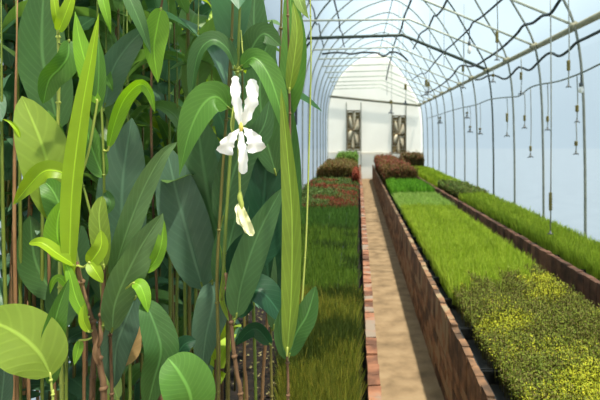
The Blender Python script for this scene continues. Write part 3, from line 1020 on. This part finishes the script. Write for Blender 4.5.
plant('leafy_shoot', 'tall shoot with an arching lime leaf and a hanging pointed leaf', 'plant',
      [([(105, 405, 1.12), (106, 320, 1.1), (104, 230, 1.06), (104, 175, 1.03), (102, 120, 1.03), (99, 60, 1.05), (97, -12, 1.06)], 1.06, 1.6, 'stem_green'),
       ([(160, 405, 1.2), (157, 300, 1.18), (153, 200, 1.16), (151, 100, 1.14), (154, 40, 1.12), (161, 8, 1.1), (164, -12, 1.1)], 1.14, 1.5, 'stem_brown')],
      [([(108, 150, 1.02), (115, 122, 1.01), (125, 98, 1.0), (140, 84, .99), (150, 93, .99), (155, 113, .995)], 16, 'lime2', dict(ab=(.6, .6), roll=-26, fold=.4)),
       ([(161, 8, 1.08), (157, 28, 1.07), (154, 50, 1.065), (158, 83, 1.07)], 23, 'lime2', dict(ab=(.5, .7), roll=10)),
       ([(104, 108, 1.08), (112, 72, 1.07), (128, 46, 1.07), (152, 22, 1.08)], 27, 'blue', dict(ab=(.5, .6), roll=-14)),
       ([(122, -20, 1.05), (132, 4, 1.04), (142, 28, 1.04), (151, 54, 1.05)], 16, 'green', dict(ab=(.4, .7), roll=20)),
       ([(103, 62, 1.07), (106, 74, 1.065), (110, 84, 1.065), (113, 92, 1.07)], 10, 'mid', dict()),
       ([(100, -15, 1.06), (104, 4, 1.05), (108, 20, 1.05), (111, 34, 1.06)], 10, 'lime2', dict()),
       ([(104, 178, 1.03), (96, 160, 1.03), (88, 135, 1.03), (86, 112, 1.035)], 22, 'mid', dict(ab=(.5, .6))),
       ([(105, 190, 1.04), (110, 205, 1.03), (98, 220, 1.03)], 9, 'green', dict())])

# flowering plant
fl = plant('flowering_plant', 'flowering plant with arching green leaves on slim twin stems, a white flower at its middle', 'plant',
           [([(218, 412), (218, 340), (217, 280), (219, 230), (224, 150), (229, 80), (232, 30), (233, -14)], 1.04, 2.0, 'stem_olive'),
            ([(222, 300), (225, 240), (230, 160), (236, 90), (238, 60), (240, 0), (240, -14)], 1.02, 1.9, 'stem_green'),
            ([(237, 70), (243, 62), (242, 45), (241, 30)], 1.01, .9, 'stem_pale')],
           [([(235, 68, 1.0), (228, 50, .99), (213, 40, .98), (198, 55, .975), (190, 102, .985)], 19, 'green', dict(ab=(.55, .62), roll=-42, fold=.4)),
            ([(229, 108, 1.0), (216, 97, .985), (202, 106, .975), (189, 134, .97), (179, 176, .98)], 33, 'mid', dict(ab=(.42, .95), roll=-12, fold=.28)),
            ([(241, 66, 1.0), (254, 58, .985), (268, 74, .975), (279, 105, .97), (285, 136, .98)], 24, 'mid', dict(ab=(.5, .62), roll=24, fold=.35)),
            ([(243, 70, 1.06), (252, 48, 1.05), (264, 34, 1.045), (281, 46, 1.05)], 26, 'green', dict(ab=(.5, .5), roll=18)),
            ([(233, 118, 1.05), (228, 104, 1.04), (231, 90, 1.04)], 6, 'mid', dict()),
            ([(221, 225, 1.07), (238, 160, 1.06), (262, 130, 1.06), (270, 100, 1.07)], 34, 'dark', dict(ab=(.5, .6)))])
FD = .965


def petal(pts, w, mat='petal', **kw):
    mb = MB()
    leaf_shape(mb, [P(*q) for q in pts], w * FD / F, **kw)
    return mb


flower = bpy.data.objects.new('flower', None)
link(flower, fl)
fo = fl.location
flower.location = P(241, 127, FD) - fo
mbs = [petal([(241, 127, FD), (238.5, 110, FD - .004), (236, 95, FD - .006), (235.5, 76, FD)], 9.5, ab=(.35, .2), roll=10, wave=.3, fold=.3, rag=.13),
       petal([(242, 126, FD), (248, 112, FD - .004), (252, 98, FD - .006), (252, 79, FD + .002)], 12, ab=(.42, .22), roll=-6, wave=.35, fold=.35, rag=.12),
       petal([(240, 128, FD), (234, 135, FD - .008), (228, 143, FD - .010), (224, 154, FD - .006)], 16, ab=(.95, .10), wave=.3, rag=.1, fold=.2),
       petal([(243, 127, FD), (249, 133, FD - .008), (254, 140, FD - .010), (257, 152, FD - .006)], 18, ab=(.95, .10), wave=.3, rag=.1, fold=.2),
       petal([(241, 130, FD), (241.5, 142, FD - .008), (243, 155, FD - .010), (243, 174, FD - .004)], 9, ab=(.5, .18), wave=.25, rag=.08, fold=.3)]
for mb in mbs:
    mb.v = [tuple(Vector(v) - (fo + flower.location)) for v in mb.v]
    o = mb.build('petal', M['petal'], None, (0, 0, 0))
    o.parent = flower
mb = MB()
c = P(241, 127, FD - .012)
mb.lathe((0, 0, 0), [(.0005, .010), (.003, .006), (.0042, 0), (.003, -.006), (.0005, -.009)], 10)
mb.v = [tuple(Vector(v) + c - (fo + flower.location)) for v in mb.v]
o = mb.build('throat', M['stamen'], None, (0, 0, 0)); o.parent = flower
mb = MB()
mb.tube(smooth_path([P(241, 128, FD + .004), P(238.5, 146, FD + .006), P(239.5, 175, FD + .008), P(240, 204, FD + .008)], 5), .0024, 8)
mb.tube(smooth_path([P(236, 88, 1.0), P(233, 110, .985), P(231, 128, .975), P(239, 142, FD + .006)], 5), .0016, 7)
mb.build('flower_stalk', M['stem_pale'], fl)
# wilted bloom hanging below the flower
mb = MB()
leaf_shape(mb, [P(240, 204, .97), P(242, 212, .967), P(246, 222, .965), P(253, 236, .968)], 9 * .97 / F, ab=(.4, .35), wave=.4, fold=.6)
leaf_shape(mb, [P(239, 203, .972), P(239, 214, .966), P(245, 226, .963), P(252, 234, .967)], 7 * .97 / F, ab=(.4, .4), wave=.5, fold=-.6, roll=40)
mb.tube(smooth_path([P(240, 190, .972), P(240, 198, .971), P(242, 206, .97), P(243, 212, .969)], 3), [.002, .0035, .005, .0055, .005, .005, .004, .003, .002, .001], 8, mi=1)
mb.build('wilted_bloom', [M['wilt'], M['stem_pale']], fl)

plant('leafy_shoot', 'plant with large bluish-green leaves behind the white flower', 'plant',
      [([(200, 412), (198, 380), (197, 330), (199, 290)], 1.2, 1.8, 'stem_brown')],
      [([(203, 290, 1.17), (188, 235, 1.16), (176, 190, 1.155), (166, 146, 1.16)], 47, 'blue', dict(ab=(.5, .5), roll=-8, fold=.15)),
       ([(226, 262, 1.22), (212, 215, 1.21), (204, 170, 1.2), (196, 112, 1.21)], 56, 'dark', dict(ab=(.5, .55), fold=.12)),
       ([(212, 282, 1.1), (214, 300, 1.09), (206, 335, 1.085), (201, 377, 1.09)], 34, 'blue', dict(ab=(.32, .72), roll=6, fold=.12)),
       ([(222, 290, 1.15), (226, 262, 1.14), (234, 225, 1.14), (246, 192, 1.15)], 30, 'dark', dict(ab=(.5, .5)))])

plant('leafy_shoot', 'plant on a jointed reddish-brown stem with a long pointed dark leaf under the flower', 'plant',
      [([(241, 410), (237, 375), (233, 345), (231, 322), (228, 298), (226, 273)], 1.0, 2.6, 'stem_brown')],
      [([(236, 318, 1.0), (242, 282, .99), (258, 235, .985), (282, 188, .99)], 32, 'dark', dict(ab=(.5, .55), roll=-10, fold=.2)),
       ([(236, 316, 1.05), (252, 292, 1.04), (266, 296, 1.035), (286, 323, 1.04)], 32, 'deep', dict(ab=(.5, .5), roll=30, fold=.3)),
       ([(232, 322, 1.06), (244, 262, 1.08), (268, 235, 1.08), (276, 190, 1.09)], 40, 'deep', dict(ab=(.5, .5))),
       ([(231, 324, 1.03), (222, 300, 1.02), (224, 270, 1.02), (220, 244, 1.03)], 5, 'olive', dict(fold=.6))])

plant('leafy_shoot', 'dark leafy plant filling the gap between the white flower and the yellowish strap-leaved plant', 'plant',
      [([(272, 412), (271, 350), (272, 260), (276, 160), (280, 60), (282, -14)], 1.2, 1.6, 'stem_olive')],
      [([(270, 305, 1.17), (266, 250, 1.16), (264, 200, 1.16), (270, 120, 1.17)], 42, 'deep', dict(ab=(.5, .5))),
       ([(276, 300, 1.2), (286, 230, 1.19), (287, 150, 1.19), (280, 70, 1.2)], 30, 'green', dict(ab=(.5, .5), roll=12)),
       ([(276, 175, 1.16), (264, 130, 1.15), (260, 80, 1.15), (272, 20, 1.16)], 34, 'green', dict(ab=(.5, .55), roll=-10)),
       ([(279, 130, 1.22), (290, 90, 1.21), (294, 40, 1.21), (288, -20, 1.22)], 26, 'mid', dict(ab=(.5, .55))),
       ([(273, 330, 1.18), (282, 290, 1.17), (286, 250, 1.17), (280, 205, 1.18)], 26, 'dark', dict(ab=(.5, .55))),
       ([(274, 90, 1.24), (262, 60, 1.23), (254, 25, 1.23), (256, -20, 1.24)], 30, 'dark', dict(ab=(.5, .55))),
       ([(271, 345, 1.16), (258, 330, 1.15), (248, 332, 1.15), (236, 345, 1.16)], 16, 'deep', dict(ab=(.5, .6), roll=25))])

plant('leafy_shoot', 'tall yellowish strap-leaved plant at the edge of the clump beside the open left bed', 'plant',
      [([(288, 412), (288, 380), (287, 352)], .96, 1.9, 'stem_brown'),
       ([(291, 345, 1.02), (291, 240, 1.03), (290, 130, 1.04), (289, 60, 1.04), (287, -14, 1.05)], 1.03, 1.5, 'stem_brown'),
       ([(300, 330, 1.04), (306, 240, 1.05), (309, 150, 1.06), (311, 60, 1.07), (310, -12, 1.08)], 1.06, 1.0, 'stem_pale')],
      [([(287, 355, .95), (291, 300, .945), (292, 220, .94), (287, 150, .94), (281, 88, .945)], 20, 'olive', dict(ab=(.45, .6), roll=14, fold=.3)),
       ([(289, 356, .97), (296, 334, .965), (307, 315, .965), (316, 286, .97)], 26, 'green', dict(ab=(.5, .55), roll=16)),
       ([(298, -10, 1.06), (300, 2, 1.055), (304, 11, 1.055), (309, 19, 1.06)], 12, 'pale', dict(ab=(.4, .8))),
       ([(289, 92, 1.03), (294, 60, 1.02), (297, 30, 1.02), (293, 2, 1.03)], 14, 'olive', dict(ab=(.5, .6))),
       ([(288, 360, .97), (282, 345, .965), (279, 325, .965), (282, 305, .97)], 12, 'green', dict())])

# ------------------------------------------------------------------ shaded plants behind
def shade_plant(seed, leafm, hgt, nl, size, t0=.16):
    rs = random.Random(seed)
    root = thing('broad_leaved_plant', 'x', 'plant', (0, 0, ZS))
    bend = Vector((rs.uniform(-.07, .07), rs.uniform(-.07, .07), 0))
    st = [Vector((bend.x * t * t, bend.y * t * t, hgt * t)) for t in [i / 10 for i in range(11)]]
    o = root.location.copy()
    mb = MB(); mb.tube([p + o for p in st], [.0065 - .0035 * i / 10 for i in range(11)], 6)
    mb.build('stem', M['stem_brown' if seed % 2 else 'stem_olive'], root)
    mb = MB()
    az = rs.random() * 6.28
    for i in range(nl):
        t = t0 + (1 - t0) * i / (nl - 1)
        b = st[0].lerp(st[10], 0)
        k = min(9, int(t * 10)); b = st[k].lerp(st[k + 1], t * 10 - k) + o
        az += 2.4 + rs.uniform(-.5, .5)
        L = size * rs.uniform(.75, 1.2)
        el = rs.uniform(.75, 1.35)
        out = Vector((math.cos(az), math.sin(az), 0))
        p1 = b + out * L * .35 * math.cos(el) + Vector((0, 0, L * .35 * math.sin(el)))
        e2 = el - rs.uniform(.3, 1.0)
        p2 = p1 + out * L * .35 * math.cos(e2) + Vector((0, 0, L * .35 * math.sin(e2)))
        e3 = e2 - rs.uniform(.3, 1.2)
        p3 = p2 + out * L * .35 * math.cos(e3) + Vector((0, 0, L * .35 * math.sin(e3)))
        fc = (Vector((0, 0, 1)) + out * .4).normalized()
        leaf_shape(mb, [b, p1, p2, p3], L * rs.uniform(.28, .40), fold=.25, ab=(.6, .75), face=fc, cols=5, rows=12, roll=rs.uniform(-25, 25))
    mb.build('foliage', M[leafm], root)
    return root


def copy_tree(o, parent=None):
    c = o.copy(); C.objects.link(c)
    if parent is not None: c.parent = parent
    for ch in list(o.children): copy_tree(ch, c)
    return c


protos = [shade_plant(1, 'bgleaf', 1.85, 17, .27), shade_plant(2, 'bgblue', 1.75, 15, .31), shade_plant(3, 'bgleaf', 1.95, 18, .24),
          shade_plant(4, 'bgblue', 1.6, 14, .30), shade_plant(5, 'bglime', 1.8, 15, .22), shade_plant(6, 'bgleaf', 1.3, 12, .28),
          shade_plant(7, 'bgleaf', 1.85, 11, .25, .5), shade_plant(8, 'bgblue', 1.8, 10, .28, .52), shade_plant(9, 'bglime', 1.8, 10, .22, .5), shade_plant(10, 'bgleaf', 1.95, 11, .23, .48),
          shade_plant(12, 'bgleaf', 2.0, 34, .22, .05), shade_plant(14, 'bgblue', 2.0, 32, .23, .05)]
KL = ['dark green broad-leaved plant standing in the shade behind the front plants', 'bluish-green broad-leaved plant standing in the shade behind the front plants',
      'dark green broad-leaved plant standing in the shade behind the front plants', 'bluish-green broad-leaved plant standing in the shade behind the front plants',
      'yellowish-green slim plant standing among the dark plants behind the front row', 'dark green broad-leaved plant standing in the shade behind the front plants']
KL += [KL[0], KL[1], KL[4], KL[0], KL[0], KL[1]]
used = [False] * 12
rs = random.Random(5)
spots = []
for d in (1.27, 1.42, 1.58, 1.75, 1.95, 2.18, 2.45, 2.75, 3.1):
    xa, xb = max(-.80 * d, -.99), -.165 * d - (.08 if d < 1.7 else .16)
    n = max(3, int((xb - xa) / .115))
    for i in range(n):
        x = xa + (xb - xa) * (i + rs.uniform(.2, .8)) / n
        spots.append((x, d + rs.uniform(-.06, .06)))
wall_spots = [(-.93 + rs.uniform(-.03, .05), .95 + .105 * i) for i in range(24)] + [(-.78 + rs.uniform(-.04, .04), 1.3 + .14 * i) for i in range(14)]
for x, d in spots + wall_spots:
    if (x, d) in wall_spots: k = rs.choice([10, 11])
    elif d < 1.85 and x > -.95: k = rs.choices(range(6, 10), [3, 2.2, 1.6, 3])[0]
    else: k = rs.choices(range(6), [3, 3, 3, 3, 1.6, 2])[0]
    o = protos[k] if not used[k] else copy_tree(protos[k])
    used[k] = True
    o.location = (x, d, ZS)
    o.rotation_euler = (0, 0, rs.random() * 6.28)
    s = rs.uniform(.85, 1.1)
    o.scale = (s * .9, s * .9, s)
    tag(o, KL[k], 'plant', {'blu': 'bluish plants in the shade', 'dar': 'dark green plants in the shade', 'yel': 'yellowish plants in the shade'}[KL[k][:3]])

# bare brown canes among them
for px, y1, y0_, d in ((17, -10, 410, 1.16), (10, 200, 410, 1.2), (3, 240, 410, 1.12), (24, 150, 410, 1.24), (29, 300, 410, 1.2), (13, 265, 410, 1.08), (55, 180, 410, 1.22),
                       (175, 30, 410, 1.32), (84, 200, 410, 1.25), (262, 230, 410, 1.28), (247, 320, 410, 1.25), (205, 300, 410, 1.26), (8, -10, 300, 1.15), (29, -10, 250, 1.3), (42, -10, 250, 1.22), (186, -10, 200, 1.28), (170, -10, 250, 1.36), (38, 60, 400, 1.3), (66, -10, 0, 1.24), (108, -10, 0, 1.3), (118, -10, 0, 1.2), (130, -10, 0, 1.26), (196, -10, 0, 1.22), (206, -10, 0, 1.3), (256, -10, 0, 1.26), (20, -10, 0, 1.2)):
    a, b = P(px, 410, d), P(px + rs.uniform(-8, 8), y1, d)
    mb = MB(); mb.tube(smooth_path([Vector((a.x, d, ZS)), a, a.lerp(b, .5) + Vector((rs.uniform(-.008, .008), 0, 0)), b], 4), [.0042] * 8 + [.004, .0036, .003, .002, .0008], 7)
    gr = y1 < 60 and px != 17
    tag(mb.build('plant_cane', M['stem_green' if gr else 'cane'], None, (a.x, d, ZS)),
        'thin green cane standing among the shaded plants' if gr else 'bare brown cane standing among the shaded plants', 'cane', 'green canes' if gr else 'bare brown canes')

# leaf litter on the soil under the plants
n = 1700
x = rng.uniform(-1.1, -.15, n); y = rng.uniform(1.2, 3.6, n); z = ZS + .012 + rng.uniform(0, .012, n)
k = x < -.14 * y; x, y, z = x[k], y[k], z[k]; n = len(x)
a = rng.random(n) * 6.28; L = rng.uniform(.005, .014, n); W = L * rng.uniform(.4, .7, n)
Vq = np.zeros((n, 4, 3))
for i, (l, w_) in enumerate(((-1, 0), (0, 1), (1, 0), (0, -1))):
    Vq[:, i, 0] = x + np.cos(a) * L * l - np.sin(a) * W * w_
    Vq[:, i, 1] = y + np.sin(a) * L * l + np.cos(a) * W * w_
    Vq[:, i, 2] = z + rng.uniform(-.004, .006, n)
cl = np.repeat(pick([(110, 104, 66), (74, 56, 36), (140, 132, 90), (54, 40, 28)], n)[:, None, :], 4, 1).reshape(-1, 3)
tint_mesh('leaf_litter', Vq.reshape(-1, 3), np.arange(n * 4).reshape(-1, 4), cl, M['litter'], 'scattered dry leaf litter on the dark soil under the plants', 'leaf litter')

# ------------------------------------------------------------------ light
w = bpy.data.worlds.new('sky'); bpy.context.scene.world = w
w.use_nodes = True
nt = w.node_tree
nt.nodes.clear()
bg = nt.nodes.new('ShaderNodeBackground'); bg.inputs[0].default_value = (.76, .90, 1.0, 1); bg.inputs[1].default_value = 1.6
ow = nt.nodes.new('ShaderNodeOutputWorld')
nt.links.new(bg.outputs[0], ow.inputs[0])
sun = bpy.data.lights.new('sun', 'SUN'); sun.energy = 24.0; sun.angle = math.radians(2.0); sun.color = (1, .93, .82)
so = bpy.data.objects.new('sun', sun); link(so)
dirv = Vector((.24, -.28, 1.2)).normalized()          # towards the sun: right, ahead, high
so.rotation_euler = dirv.to_track_quat('Z', 'Y').to_euler()
so.location = (6, 10, 12)

# ------------------------------------------------------------------ camera
cam = bpy.data.cameras.new('camera')
cam.sensor_width = 36; cam.lens = 36 * F / 600
cam.shift_x = -(X0 - 300) / 600; cam.shift_y = -(200 - Y0) / 600
cam.dof.use_dof = True; cam.dof.focus_distance = 1.02; cam.dof.aperture_fstop = 8.0
cam.clip_start = .05; cam.clip_end = 300
co = bpy.data.objects.new('camera', cam); link(co)
co.location = (0, 0, H); co.rotation_euler = (math.radians(90), 0, 0)
sc = bpy.context.scene
sc.camera = co
sc.view_settings.view_transform = 'Standard'
sc.view_settings.look = 'None'
sc.view_settings.exposure = 0.25
sc.view_settings.gamma = 1
sc.cycles.use_denoising = True
sc.cycles.max_bounces = 10
sc.cycles.transparent_max_bounces = 12
